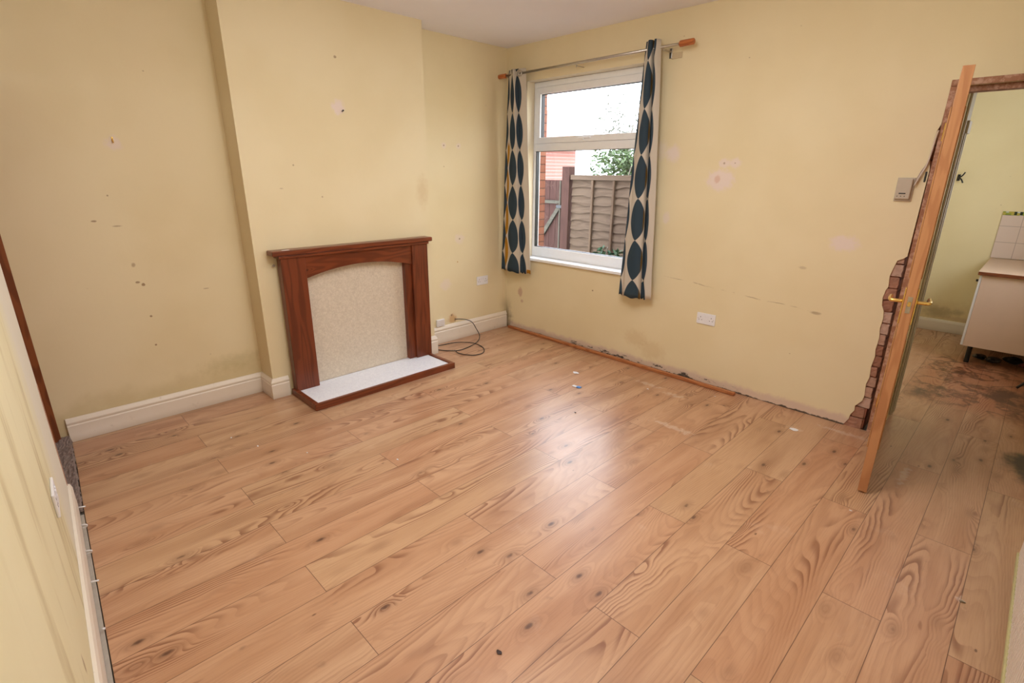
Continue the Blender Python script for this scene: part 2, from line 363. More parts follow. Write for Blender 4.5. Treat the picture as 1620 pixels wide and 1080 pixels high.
# ---------------------------------------------------------------- room shell
# laminate floor: its near edge follows the slightly skewed wall beside the camera
bm = bmesh.new()
prism(bm, [(-.02, -3.668), (.42, -3.684), (.86, -3.707), (4.3, nw(4.3, .036)), (4.3, 3.3), (2.7, 3.3), (2.7, .3), (3.345, .3), (3.345, .012), (-.02, .012)], 'z', -.012, 0)
struct(obj('floor', bm, FLOOR))
SUB = plain('dark_concrete_subfloor', (.20, .18, .16), .9, bump=.3)
struct(bx('floor', SUB, -.1, 4.4, -4.1, 3.4, -.10, -.013, bevel=0))
bm = bmesh.new(); box(bm, -.15, 4.4, -4.3, .28, H, H+.1); struct(obj('ceiling', bm, CEIL))
struct(bx('ceiling', CEIL, 2.6, 4.4, .28, 3.4, 2.45, 2.55, bevel=0))
struct(bx('wall_left', W_LEFT, -.15, 0, -4.3, .28, -.05, H+.02, bevel=0))
struct(bx('wall_chimney', W_CHIM, -.05, CD, CY2, CY1, -.02, H+.02, bevel=0))
# window wall: plaster skin with the opening for the window, the doorway and the broken edge by the door
jag = [(3.212, 0), (3.222, 0.022), (3.236, 0.05), (3.238, 0.082), (3.256, 0.118), (3.253, 0.15), (3.268, 0.172), (3.286, 0.196), (3.29, 0.236), (3.288, 0.262), (3.284, 0.31), (3.294, 0.36), (3.289, 0.43), (3.297, 0.5), (3.291, 0.545), (3.296, 0.62), (3.288, 0.68), (3.292, 0.745), (3.286, 0.79), (3.271, 0.822), (3.266, 0.87), (3.272, 0.915), (3.281, 0.94), (3.275, 1.0), (3.284, 1.05), (3.294, 1.095), (3.318, 1.108), (3.336, 1.124), (3.341, 1.6), (3.33, 1.66), (3.332, 1.8), (3.343, 1.83), (3.345, 2.012)]
bm = bmesh.new()
outer = [(0, 0)]+jag+[(4.3, 2.012), (4.3, H+.01), (0, H+.01)]
hole = [(WX0, WZ0), (WX1, WZ0), (WX1, WZ1), (WX0, WZ1)]
prism(bm, outer, 'y', 0, .016, [hole]); struct(obj('wall_window', bm, W_WIN))
bm = bmesh.new()
prism(bm, [(-.15, -.1), (3.318, -.1), (3.318, 1.12), (3.344, 1.14), (3.344, 2.012), (3.344, H), (-.15, H)], 'y', .017, .28, [hole])
core = obj('wall_window', bm, BRICKIN); struct(core)
struct(bx('wall_window', W_WIN, 3.344, 4.3, .017, .28, 2.045, H, bevel=0))
# plaster lining of the window reveal
bm = bmesh.new()
for a in ((WX0-.001, WX0+.004, .001, .098, WZ0, WZ1), (WX1-.004, WX1+.001, .001, .098, WZ0, WZ1), (WX0, WX1, .001, .098, WZ1-.004, WZ1+.001)): box(bm, *a)
struct(obj('trim_1', bm, plain('cream_reveal_paint', (.80, .72, .55), .6, var=.03)))
# loose bricks standing proud in the broken patch
random.seed(4)
BR2 = []
for i, c in enumerate(((190, 152, 132), (172, 126, 104), (196, 164, 148), (160, 112, 90))):
    BR2.append(plain('old_brick_%s' % 'abcd'[i], srgb(*c), .9, var=.22, scale=24, bump=.8))
rows = [(0.0, .068), (.076, .145), (.152, .218), (.226, .29), (.298, .36), (.37, .43), (.438, .50), (.508, .57), (.578, .64), (.648, .71), (.718, .782), (.79, .852), (.86, .925), (.933, .995), (1.003, 1.07), (1.078, 1.112)]
bw = bpy.data.objects.new('trim_2', None); C.objects.link(bw); struct(bw)
for i, (a, b) in enumerate(rows):
    bm = bmesh.new(); x1 = 3.331-random.uniform(0, .008)-(.020 if i in (0, 1) else 0); x0 = 3.19 if i < 3 else 3.26
    box(bm, x0, x1, .0045+random.uniform(0, .006), .03, a, b)
    bmesh.ops.subdivide_edges(bm, edges=bm.edges, cuts=4, use_grid_fill=True)
    for v in bm.verts: v.co += Vector((random.uniform(-.0025, .0025), random.uniform(-.002, .002), random.uniform(-.002, .002)))
    obj('brick', bm, BR2[i % 4 if i % 3 else (i+1) % 4], bw, .003)
struct(bx('wall_right', W_NEAR, 4.18, 4.3, -4.3, .46, -.05, H, bevel=0))
bm = bmesh.new(); prism(bm, [(.461, -.05), (3.2, -.05), (3.2, 2.5), (.461, 2.5)], 'x', 4.18, 4.3, [[(1.25, 1.08), (2.25, 1.08), (2.25, 2.1), (1.25, 2.1)]])
struct(obj('wall_kitchen_right', bm, W_KIT))
# wall beside the camera with doorway at its far end
bm = bmesh.new()
prism(bm, [(.862, nw(.862)), (4.2, nw(4.2)), (4.2, nw(4.2)-.12), (.862, nw(.862)-.12)], 'z', -.05, H)
prism(bm, [(-.02, nw(0, .0)), (.862, nw(.862)), (.862, nw(.862)-.12), (-.02, nw(0)-.12)], 'z', 2.03, H)
struct(obj('wall_near', bm, W_NEAR))
# raw plaster edge of that doorway
struct(bx('trim_3', plain('bare_pink_plaster', srgb(190, 150, 128), .9, var=.15, scale=40, bump=.4), .8615, .893, -3.80, nw(.877, .0022), .152, .66, bevel=.001))
# kitchen shell
struct(bx('wall_kitchen_far', W_KIT, 2.6, 4.3, 3.2, 3.3, -.05, 2.5, bevel=0))
struct(bx('wall_kitchen_left', W_KIT, 2.6, 2.75, .28, 3.3, -.05, 2.5, bevel=0))
struct(bx('wall_kitchen_nib', W_KIT, 2.75, 3.398, .281, .46, -.05, 2.5, bevel=.004))
struct(bx('wall_kitchen_head', W_KIT, 3.399, 4.18, .281, .46, 2.06, 2.5, bevel=0))

# ---------------------------------------------------------------- skirting
PROF = [(0, .001), (.019, .001), (.019, .103), (.0155, .108), (.0155, .113), (.0185, .118), (.0185, .126), (.010, .142), (.006, .148), (0, .150)]
def skirting(name, path, side=1, s=1.0, prof=PROF):
    bm = bmesh.new(); sweep(bm, path, [(o, z*s) for o, z in prof], side); return struct(obj(name, bm, SKIRT))
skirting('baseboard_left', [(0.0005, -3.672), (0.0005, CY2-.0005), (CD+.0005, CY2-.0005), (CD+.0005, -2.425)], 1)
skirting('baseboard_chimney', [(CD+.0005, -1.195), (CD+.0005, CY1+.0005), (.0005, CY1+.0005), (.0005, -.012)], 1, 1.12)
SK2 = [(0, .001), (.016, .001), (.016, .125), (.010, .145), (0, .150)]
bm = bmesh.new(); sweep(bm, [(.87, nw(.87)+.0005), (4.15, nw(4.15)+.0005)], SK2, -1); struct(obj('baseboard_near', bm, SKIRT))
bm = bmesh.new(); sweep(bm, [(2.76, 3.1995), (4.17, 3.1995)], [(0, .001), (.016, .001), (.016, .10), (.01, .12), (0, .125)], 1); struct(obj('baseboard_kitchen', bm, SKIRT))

# ---------------------------------------------------------------- window
win = bpy.data.objects.new('window_1', None); C.objects.link(win); struct(win)
FY0, FY1 = .100, .165
def rect_frame(name, x0, x1, z0, z1, t, y0, y1, mat, parent, bev=.004):
    bm = bmesh.new(); l, r, b, u = t
    prism(bm, [(x0, z0), (x1, z0), (x1, z1), (x0, z1)], 'y', y0, y1, [[(x0+l, z0+b), (x1-r, z0+b), (x1-r, z1-u), (x0+l, z1-u)]])
    return obj(name, bm, mat, parent, bev)
rect_frame('window_frame', WX0, WX1, .775, 2.3575, (.030, .05, .095, .047), FY0, FY1, UPVC, win)
bx('transom', UPVC, WX0+.02, WX1-.02, FY0-.004, FY1, 1.765, 1.832, win, .004)
rect_frame('top_sash', .284, WX1-.04, 1.833, 2.308, (.066, .066, .052, .056), FY0-.014, FY1-.012, UPVC, win, .005)
GASK = plain('black_rubber_gasket', (.02, .02, .022), .5)
rect_frame('gasket', .346, WX1-.102, 1.880, 2.256, (.008, .006, .006, .006), FY0+.006, FY1-.02, GASK, win, 0)
rect_frame('gasket', .289, WX1-.045, .866, 1.768, (.011, .006, .006, .006), FY0+.006, FY1-.02, GASK, win, 0)
g = bpy.data.materials.new('window_glass'); g.use_nodes = True; nt = g.node_tree; nt.nodes.clear()
o_ = nt.nodes.new('ShaderNodeOutputMaterial'); mx = nt.nodes.new('ShaderNodeMixShader'); tr = nt.nodes.new('ShaderNodeBsdfTransparent'); gl = nt.nodes.new('ShaderNodeBsdfGlossy')
gl.inputs['Roughness'].default_value = .02; fr = nt.nodes.new('ShaderNodeFresnel'); fr.inputs[0].default_value = 1.45; tr.inputs[0].default_value = (.93, .95, .95, 1)
ge = nt.nodes.new('ShaderNodeNewGeometry'); fm = nt.nodes.new('ShaderNodeMath'); fm.operation = 'SUBTRACT'; fm.use_clamp = True
nt.links.new(fr.outputs[0], fm.inputs[0]); nt.links.new(ge.outputs['Backfacing'], fm.inputs[1]); nt.links.new(fm.outputs[0], mx.inputs[0]); nt.links.new(tr.outputs[0], mx.inputs[1]); nt.links.new(gl.outputs[0], mx.inputs[2]); nt.links.new(mx.outputs[0], o_.inputs[0])
bx('pane', g, .345, WX1-.10, .130, .134, 1.879, 2.257, win, 0)
bx('pane', g, .288, WX1-.044, .130, .134, .865, 1.769, win, 0)
win2 = bpy.data.objects.new('window_2', None); C.objects.link(win2); struct(win2)
bm = bmesh.new(); prism(bm, [(1.25, 1.08), (2.25, 1.08), (2.25, 2.1), (1.25, 2.1)], 'x', 4.22, 4.27, [[(1.31, 1.14), (2.19, 1.14), (2.19, 2.04), (1.31, 2.04)]]); obj('window_frame', bm, UPVC, win2, .004)
bx('pane', g, 4.243, 4.247, 1.309, 2.191, 1.139, 2.041, win2, 0)
bm = bmesh.new(); box(bm, .815, .875, .070, .088, 1.848, 1.866); box(bm, .835, .955, .066, .074, 1.858, 1.868); obj('window_handle', bm, UPVC, win, .003)
bm = bmesh.new(); prism(bm, [(WX0-.03, -.028), (WX1+.03, -.028), (WX1+.03, 0), (WX1, 0), (WX1, .12), (WX0, .12), (WX0, 0), (WX0-.03, 0)], 'z', .7485, .775); obj('window_sill', bm, UPVC, win, .005)

# ---------------------------------------------------------------- fireplace surround
fp = thing('fireplace_surround', 'red-brown stained wooden fireplace surround with blank cream panel on chimney breast', 'fireplace', (CD, -1.81, 0))
def L(o): o.matrix_parent_inverse = fp.matrix_world.inverted(); return o
def fpo(o): o.location -= Vector((CD, -1.81, 0)); return o
bm = bmesh.new(); box(bm, CD+.0005, .315, -2.455, -1.158, 1.028, 1.062); fpo(obj('mantel_shelf', bm, MAHOGH, fp, .008, seg=3))
bm = bmesh.new(); box(bm, CD+.0005, .306, -2.415, -1.19, 1.008, 1.028); fpo(obj('shelf_moulding', bm, MAHOGH, fp, .004))
for y0, y1 in ((-2.402, -2.232), (-1.352, -1.200)):
    bm = bmesh.new(); box(bm, CD+.021, .297, y0, y1, .0405, 1.008); fpo(obj('pilaster', bm, MAHOG, fp, .004))
arc = []
for i in range(25):
    t = i/24; y = -2.232+.88*t; arc.append((y, .852+.062*(1-(2*t-1)**2)))
bm = bmesh.new(); prism(bm, [(-2.232, 1.008)]+arc+[(-1.352, 1.008)], 'x', CD+.021, .285); fpo(obj('arched_frieze', bm, MAHOGH, fp, .002))
bm = bmesh.new(); box(bm, CD+.021, .272, -1.412, -1.3525, .0405, .875); fpo(obj('pilaster_return', bm, MAHOG, fp, .002))
def marble(name, a, b):
    n = N(name); v = n.noise(n.P, 48, 5, .65, 1.2); v2 = n.vor(n.P, 90); c = n.mix(n.step(v, .35, .65), a, b); c = n.mix(n.mul(n.step(v2, .2, .6), .3), c, b)
    return n.out(c, .45)
bm = bmesh.new(); box(bm, CD+.0005, CD+.020, -2.30, -1.30, .0405, .99); fpo(obj('back_panel', bm, marble('cream_fleck_laminate', (.74, .655, .54), (.60, .52, .42)), fp, .001))
bm = bmesh.new(); box(bm, CD+.0215, .598, -2.385, -1.24, .001, .040); fpo(obj('hearth_slab', bm, marble('white_marble_laminate', (.90, .92, .98), (.78, .80, .88)), fp, .001))
bm = bmesh.new()
prism(bm, [(CD+.022, -2.418), (.628, -2.418), (.628, -1.205), (CD+.022, -1.205), (CD+.022, -1.239), (.5985, -1.239), (.5985, -2.386), (CD+.022, -2.386)], 'z', .0005, .049)
fpo(obj('hearth_edging', bm, MAHOGH, fp, .004))
tag(bx('paper_scrap', plain('white_paper', (.85, .84, .84), .8), .285, .305, -2.385, -2.335, 1.0622, 1.0645), 'tiny white paper scrap lying on the mantel shelf', 'paper')

# ---------------------------------------------------------------- sockets
def socket(label, loc, rz, group=None):
    t = thing('wall_socket', label, 'socket', loc, rz, group)       # local: +x along the plate, -y out of the wall
    bm = bmesh.new(); box(bm, -.073, .073, -.009, -.0003, -.043, .043); obj('faceplate', bm, WHITEP, t, .003)
    for sx in (-.013, .013):
        bm = bmesh.new(); box(bm, sx-.007, sx+.007, -.0125, -.0092, .010, .032); obj('rocker_switch', bm, WHITEP, t, .001)
    for cx in (-.042, .042):
        for (hx, hz, w_, h_) in ((0, .012, .004, .008), (-.011, -.010, .0065, .004), (.011, -.010, .0065, .004)):
            bm = bmesh.new(); box(bm, cx+hx-w_/2, cx+hx+w_/2, -.0096, -.0091, hz-h_/2, hz+h_/2); obj('pin_hole', bm, DARKHOLE, t)
    for sx in (-.0605, .0605):
        bm = bmesh.new(); cyl(bm, (sx, -.0102, 0), (sx, -.0091, 0), .0032, 10); obj('screw', bm, STEEL, t)
    return t
s0 = socket('white double wall socket under the window wall crack, right of the curtains', (2.199, 0, .519), 0)
s1 = copy_tree(s0); s1.location = (0, -.343, .541); s1.rotation_euler = (0, 0, PI/2); s1['label'] = 'white double wall socket in the alcove right of the fireplace'
s2 = copy_tree(s0); s2.location = (1.72, nw(1.72), .52); s2.rotation_euler = (0, 0, PI-.044); s2['label'] = 'white double wall socket low on the damp stained wall nearest the camera'
jb = thing('telephone_socket', 'small white ribbed telephone box above the skirting beside the chimney', 'socket', (0.0, -.885, .205))
bm = bmesh.new(); box(bm, .0003, .022, -.045, .045, -.033, .033); obj('backbox', bm, WHITEP, jb, .004)
for k in range(3):
    bm = bmesh.new(); box(bm, .0222, .0235, -.04, .04, -.018+k*.016, -.012+k*.016); obj('ridge', bm, SKIRT, jb)

# ---------------------------------------------------------------- black aerial cable
bm = bmesh.new()
pth = [(.005, -.705, .205), (.03, -.66, .203), (.06, -.60, .190), (.10, -.565, .165), (.115, -.53, .10), (.15, -.515, .03), (.22, -.60, .006), (.281, -.738, .005), (.308, -.876, .005), (.281, -.948, .005),
       (.206, -1.01, .005), (.12, -1.04, .005), (.07, -.98, .006), (.079, -.90, .006), (.122, -.772, .010), (.225, -.691, .012), (.319, -.668, .006), (.43, -.705, .005), (.51, -.79, .005), (.505, -.88, .005), (.44, -.935, .005), (.36, -.955, .006), (.298, -.946, .013)]
tube(bm, smoothpath(pth, 8), .0038, 8); tag(obj('aerial_cable', bm, BLACK, smooth=True), 'black cable looping out of the alcove wall onto the floor', 'cable')

# ---------------------------------------------------------------- loose timber strip + litter
bm = bmesh.new(); box(bm, 0, 2.44, 0, .034, 0, .026)
o = obj('timber_beading', bm, STRIPW, None, .006); o.location = (.075, -.055, .0005); o.rotation_euler = (0, 0, -.009)
tag(o, 'long orange varnished wooden beading lying on floor along the window wall', 'timber strip')
def scrap(name, x, y, r, mat, label, cat, h=.004, seed=1, group=None):
    random.seed(seed); bm = bmesh.new(); n = 9
    A = [bm.verts.new((x+r*(.6+.5*random.random())*math.cos(i*2*PI/n), y+.6*r*(.6+.5*random.random())*math.sin(i*2*PI/n), .0006+random.random()*h)) for i in range(n)]
    B = [bm.verts.new(v.co+Vector((0, 0, .0012))) for v in A]
    bm.faces.new(A[::-1]); bm.faces.new(B)
    for i in range(n): bm.faces.new((A[i], A[(i+1) % n], B[(i+1) % n], B[i]))
    return tag(obj(name, bm, mat), label, cat, group)
WP = plain('crumpled_white_paper', (.82, .83, .88), .7)
wr = thing('sweet_wrapper', 'small blue and white wrapper scrap on the shiny middle of the floor', 'litter', (1.594, -.783, 0))
bm = bmesh.new(); box(bm, -.035, .004, -.014, .012, .0006, .006); obj('white_end', bm, WP, wr, .002)
bm = bmesh.new(); box(bm, .004, .038, -.010, .018, .0010, .008); obj('blue_end', bm, plain('blue_foil', (.10, .30, .75), .3), wr, .002)
scrap('paper_flake', 1.407, -.557, .035, WP, 'white paper flake on the floor beyond the blue wrapper', 'litter', seed=3)
scrap('plaster_crumb', 3.01, -.315, .030, WP, 'white plaster crumb on the floor in front of broken brick edge', 'litter', seed=5)
scrap('black_crumb', 1.874, -1.145, .009, BLACK, 'tiny black crumb on the floor nearer than the blue wrapper', 'litter', .006, 6)
scrap('dark_splinter', 2.871, -2.798, .016, plain('dark_bark', (.05, .03, .03), .8), 'dark wood splinter alone on the near middle of the floor', 'litter', .004, 7)
scrap('metal_flake', 3.96, -1.36, .014, STEEL, 'small shiny flake on floor beside the radiator end', 'litter', .004, 8)
for i, (x, y) in enumerate(((.62, -2.96), (1.12, -2.70), (1.55, -2.36), (3.5, -1.02), (.84, -2.88), (2.42, -.18), (2.0, -.42))):
    scrap('white_fleck', x, y, .008, WP, 'tiny white fleck of plaster dropped on the pine floor', 'litter', .003, 20+i, 'plaster flecks on the floor')

# ---------------------------------------------------------------- hooks, nails, wall box
h = thing('brass_hook', 'small brass picture hook on the alcove wall left of the chimney', 'hook', (0, -3.138, 1.735))
bm = bmesh.new(); box(bm, .0003, .003, -.004, .004, -.010, .016); obj('hook_plate', bm, BRASS, h, .001)
bm = bmesh.new(); tube(bm, smoothpath([(.003, 0, .005), (.012, 0, -.002), (.014, 0, -.012), (.008, 0, -.016), (.004, 0, -.012)], 5), .0025, 8); obj('hook_bend', bm, BRASS, h, smooth=True)
bm = bmesh.new(); cyl(bm, (0, 0, 0), (.018, 0, .004), .004, 8); cyl(bm, (.018, 0, .004), (.020, 0, .0045), .006, 10)
o = obj('wall_nail', bm, BLACK); o.location = (CD+.0002, -1.811, 1.973); tag(o, 'dark nail in a pale filler patch high on chimney breast', 'nail')
bm = bmesh.new(); cyl(bm, (0, 0, 0), (.016, 0, .002), .006, 10); cyl(bm, (.016, 0, .002), (.02, 0, .002), .009, 10)
o = obj('screw_peg', bm, STEEL); o.location = (CD+.0002, -2.425, .955); tag(o, 'screw in the chimney wall left of the surround below its shelf', 'screw')
tb = thing('thermostat', 'grey-beige thermostat box with black slot on wall left of the door frame', 'thermostat', (3.250, 0, 1.494))
bm = bmesh.new(); box(bm, -.041, .041, -.010, -.0003, -.064, .064); obj('backplate', bm, GREYP, tb, .002)
bm = bmesh.new(); box(bm, -.038, .034, -.030, -.0103, -.052, .058); obj('cover', bm, GREYP, tb, .005)
bm = bmesh.new(); box(bm, -.019, .013, -.0312, -.0303, -.024, -.018); obj('display_slot', bm, BLACK, tb)
for k in range(3):
    bm = bmesh.new(); cyl(bm, (-.024+k*.017, -.0318, -.036), (-.024+k*.017, -.0303, -.036), .0025, 10); obj('button', bm, DARKHOLE, tb)
for k, (dz, m, col) in enumerate(((0, 'grey_cable', (.40, .30, .26)), (-.013, 'pale_cable', (.66, .56, .48)))):
    bm = bmesh.new(); tube(bm, smoothpath([(3.2925, -.012-.010*k, 1.528+dz), (3.307+k*.003, -.010-.010*k, 1.585+dz), (3.326, -.006-.010*k, 1.634+dz*.7), (3.333, -.006-.010*k, 1.70), (3.336, -.006-.010*k, 1.76), (3.341, -.010-.010*k, 1.80)], 6), .0042, 8)
    tag(obj('electric_cable', bm, plain(m, col, .5), smooth=True), ('darker upper' if k == 0 else 'paler lower')+' thin cable running from thermostat up to the door frame', 'cable')
bm = bmesh.new(); box(bm, 3.326, 3.335, -.004, -.0003, 1.535, 1.59); tag(obj('cable_clip', bm, BLACK, None, .002), 'black strip clip on wall beside the door frame under the cables', 'clip')

# ---------------------------------------------------------------- doorway and open door
dr = bpy.data.objects.new('door_1', None); C.objects.link(dr); struct(dr)
bm = bmesh.new(); box(bm, 3.345, 3.372, -.006, .125, .001, 2.012); obj('frame_jamb', bm, LINING, dr, .002)
bm = bmesh.new(); box(bm, 3.372, 3.384, .045, .125, .001, 1.985); obj('door_stop', bm, LINING, dr, .001)
bm = bmesh.new(); box(bm, 3.345, 4.178, -.006, .125, 2.013, 2.044); obj('frame_head', bm, LINING, dr, .002)
bm = bmesh.new(); box(bm, 3.384, 4.14, .045, .125, 1.987, 2.0125); obj('door_stop', bm, LINING, dr, .001)
bm = bmesh.new(); box(bm, 4.14, 4.178, -.006, .125, .001, 2.012); obj('frame_jamb', bm, LINING, dr, .002)
W_ = .805; T_ = .040
ang = math.atan2(.813-.010, 3.480-3.372)         # direction from hinge to lock edge, below +x
dl = thing('open_door', 'varnished pine door standing open, seen edge-on with brass lever handles', 'door', (3.372, -.012, .010), -ang)
# local: +x hinge to lock, thickness in +y (towards the right of the picture)
bm = bmesh.new(); box(bm, .0, W_, .0, T_, 0, 1.981); leaf = obj('door_leaf', bm, DOORW, dl, .0015)
for (z0, z1) in ((.20, .80), (1.10, 1.84)):
    for (x0, x1) in ((.11, .36), (.44, .69)):
        for s, y in ((-1, -.0005), (1, T_+.0005)):
            bm = bmesh.new()
            prism(bm, [(x0, z0), (x1, z0), (x1, z1), (x0, z1)], 'y', y, y+s*.006, [[(x0+.02, z0+.02), (x1-.02, z0+.02), (x1-.02, z1-.02), (x0+.02, z1-.02)]]); obj('panel_moulding', bm, DOORF, dl, .002)
HZ = 1.000
for s, y in ((-1, 0), (1, T_)):
    yy = lambda d: y+s*d
    bm = bmesh.new(); box(bm, W_-.075, W_-.030, min(yy(.0003), yy(.007)), max(yy(.0003), yy(.007)), HZ-.105, HZ+.065); pl = obj('handle_plate', bm, BRASS, dl, .002)
    bm = bmesh.new(); tube(bm, smoothpath([(W_-.052, yy(.007), HZ), (W_-.052, yy(.040), HZ), (W_-.058, yy(.052), HZ), (W_-.09, yy(.056), HZ+.002), (W_-.16, yy(.054), HZ)], 5), .0085, 12); obj('lever_handle', bm, BRASS, pl, smooth=True)
bm = bmesh.new(); box(bm, W_+.0003, W_+.0018, .011, .029, HZ-.045, HZ+.032); lp = obj('latch_plate', bm, STEEL, dl, .0006)
bm = bmesh.new(); box(bm, W_+.0020, W_+.010, .014, .026, HZ-.012, HZ+.010); obj('latch_bolt', bm, BRASS, lp, .002)
for z in (.22, 1.78):
    bm = bmesh.new(); cyl(bm, (-.004, -.006, z-.045), (-.004, -.006, z+.045), .006, 10); hg = obj('hinge', bm, BRASS, dl)
    bm = bmesh.new(); box(bm, .0, .028, -.003, -.0003, z-.045, z+.045); obj('hinge_leaf', bm, BRASS, hg)

# ---------------------------------------------------------------- curtain rod + curtains
RY, RZ = -.100, 2.411
rod = thing('curtain_rod', 'thin steel curtain pole with turned wooden ends above the window', 'curtain rod', (.95, RY, RZ))
bm = bmesh.new(); cyl(bm, (-.86, 0, 0), (.88, 0, .008), .0095, 14); obj('pole', bm, STEEL, rod, smooth=True)
WFIN = wood('turned_orange_wood', srgb(196, 116, 62), srgb(150, 78, 36), 0, 2, .35, False)
bm = bmesh.new(); tube(bm, [(-.975, 0, 0), (-.972, 0, 0), (-.865, 0, 0), (-.858, 0, 0)], [.014, .019, .021, .016], 16); obj('finial', bm, WFIN, rod)
bm = bmesh.new(); tube(bm, [(.862, 0, .008), (.868, 0, .008), (.963, 0, .009), (.968, 0, .009)], [.016, .021, .020, .015], 16); obj('finial', bm, WFIN, rod)
for bxx in (-.835, .745):
    bm = bmesh.new(); box(bm, bxx-.008, bxx+.008, -.012, .0985, -.018, -.0105); box(bm, bxx-.010, bxx+.010, .092, .0995, -.055, .010); obj('bracket', bm, STEEL, rod, .002)
bm = bmesh.new(); box(bm, .755, .835, .094, .0995, -.060, -.020); obj('bracket_plate', bm, plain('cream_painted_metal', (.62, .50, .32), .5), rod, .002)
bm = bmesh.new(); cyl(bm, (-.04, 0, -.010), (-.04, 0, -.028), .004, 8); cyl(bm, (-.04, .0, -.016), (-.04, .0985, -.016), .003, 8); obj('centre_support', bm, STEEL, rod)
def cloth_mat(name, phase, must_on):
    """leaf chains down the cloth. UV: u in pattern columns across the cloth, v in metres up"""
    n = N(name); uv = n.sep(n.tc.outputs['UV']); U, V = uv[0], uv[1]
    cream = (.70, .64, .56); teal = srgb(52, 72, 88); must = srgb(186, 134, 34)
    k = n.f('FLOOR', U); f = n.f('FRACT', U)
    t = n.f('FRACT', n.mul(n.add(V, phase), 1/.318))
    env = n.f('POWER', n.mul(n.mul(t, n.sub(1, t)), 4), .80)
    d = n.sub(f, .5); ad = n.f('ABSOLUTE', d)
    leafm = n.mul(n.step(n.sub(ad, n.mul(env, .44)), .012, -.012), n.step(U, 3.0, 2.99))
    c = n.mix(leafm, cream, teal)
    if must_on:       # mustard crescents swing between the first two teal chains
        t2 = n.f('FRACT', n.mul(n.add(V, phase+.159), 1/.318)); e2 = n.f('POWER', n.mul(n.mul(t2, n.sub(1, t2)), 4), .8)
        m = n.step(n.f('ABSOLUTE', n.sub(n.sub(U, .92), n.mul(n.sub(e2, .5), .16))), .10, .08)
        m = n.mul(m, n.step(V, 1.86, 1.80)); m = n.mul(m, n.step(e2, .12, .22)); c = n.mix(n.mul(m, n.sub(1, leafm)), c, must)
        c = n.mix(n.mul(n.step(U, 2.98, 3.0), n.step(V, .668, .664)), c, must)
    else:
        m = n.mul(leafm, n.mul(n.step(U, 1.80, 1.86), n.step(U, 2.1, 2.0))); c = n.mix(m, c, srgb(120, 92, 36))
    weave = n.noise(n.vec(n.mul(U, 90), n.mul(V, 900), 0), 1, 2)
    c = n.mix(n.mul(weave, .10), c, (.3, .27, .25))
    n.out(c, .85, 0, .15)
    tr_ = n.n.new('ShaderNodeBsdfTranslucent'); n.put(tr_.inputs[0], c); mxx = n.n.new('ShaderNodeMixShader'); mxx.inputs[0].default_value = .18
    ou = [q for q in n.n if q.type == 'OUTPUT_MATERIAL'][0]
    n.t.links.new(n.b.outputs[0], mxx.inputs[1]); n.t.links.new(tr_.outputs[0], mxx.inputs[2]); n.t.links.new(mxx.outputs[0], ou.inputs[0]); return n.m
def curtain(label, top, bot, us_, zt, zb, mat, ring=None):
    """top/bot: fold outline polylines [(x, y)], same count; us_: pattern column at each fold point"""
    t = thing('curtain', label, 'curtain', (bot[0][0], RY, zb))
    nz = 44; A = smoothpath([(x, y, 0) for x, y in top], 10); B = smoothpath([(x, y, u) for (x, y), u in zip(bot, us_)], 10)
    us = [b.z for b in B]
    bm = bmesh.new(); uvl = bm.loops.layers.uv.new('UVMap'); grid = []
    for j in range(nz+1):
        s = j/nz; z = zt+(zb-zt)*s; e = s**.85
        grid.append([bm.verts.new((a.x*(1-e)+b.x*e-bot[0][0], a.y*(1-e)+b.y*e+.004*math.sin(z*7+i*.3)*s-RY, z-zb+.006*math.sin(i*.35)*(s > .99))) for i, (a, b) in enumerate(zip(A, B))])
    for j in range(nz):
        for i in range(len(A)-1):
            f = bm.faces.new((grid[j][i], grid[j+1][i], grid[j+1][i+1], grid[j][i+1]))
            for l, (jj, ii) in zip(f.loops, ((j, i), (j+1, i), (j+1, i+1), (j, i+1))): l[uvl].uv = (us[ii], zt+(zb-zt)*jj/nz)
    o = obj('curtain_fabric', bm, mat, t, smooth=True)
    md = o.modifiers.new('solid', 'SOLIDIFY'); md.thickness = .003; md.offset = 0
    for (rx, ry, tilt) in (ring or ()):
        bm = bmesh.new(); ca, sa = math.cos(tilt), math.sin(tilt)
        tube(bm, [(rx-bot[0][0]+.024*math.cos(a)*ca, ry-RY+.024*math.cos(a)*sa, RZ-zb+.024*math.sin(a)) for a in [i*2*PI/20 for i in range(21)]], .0055, 8, False)
        obj('eyelet_ring', bm, STEEL, t, smooth=True)
    return t
US = [.50, .92, 1.06, 1.45, 1.75, 1.95, 2.30, 2.45, 2.62, 3.0, 3.5]
rbot = [(1.468, -.100), (1.498, -.105), (1.530, -.120), (1.600, -.138), (1.658, -.130), (1.672, -.105), (1.662, -.080), (1.684, -.088), (1.704, -.100), (1.722, -.100), (1.765, -.090)]
rtop = [(1.548, -.100), (1.562, -.106), (1.574, -.118), (1.592, -.138), (1.606, -.130), (1.608, -.095), (1.600, -.075), (1.618, -.100), (1.634, -.135), (1.650, -.130), (1.664, -.100)]
curtain('long cream curtain with teal leaf pattern gathered right of the window', rtop, rbot, US, 2.470, .605, cloth_mat('leaf_print_cotton_right', -.75+.636, False))
UL = [.45, .85, 1.0, 1.15, 1.5, 1.9, 2.3, 2.5, 2.65, 3.0, 3.5]
lbot = [(.030, -.095), (.070, -.100), (.108, -.105), (.146, -.112), (.230, -.135), (.300, -.125), (.312, -.100), (.325, -.085), (.345, -.088), (.375, -.085), (.420, -.080)]
ltop = [(.126, -.095), (.146, -.100), (.158, -.105), (.168, -.108), (.190, -.120), (.212, -.132), (.222, -.110), (.232, -.100), (.252, -.110), (.282, -.100), (.325, -.085)]
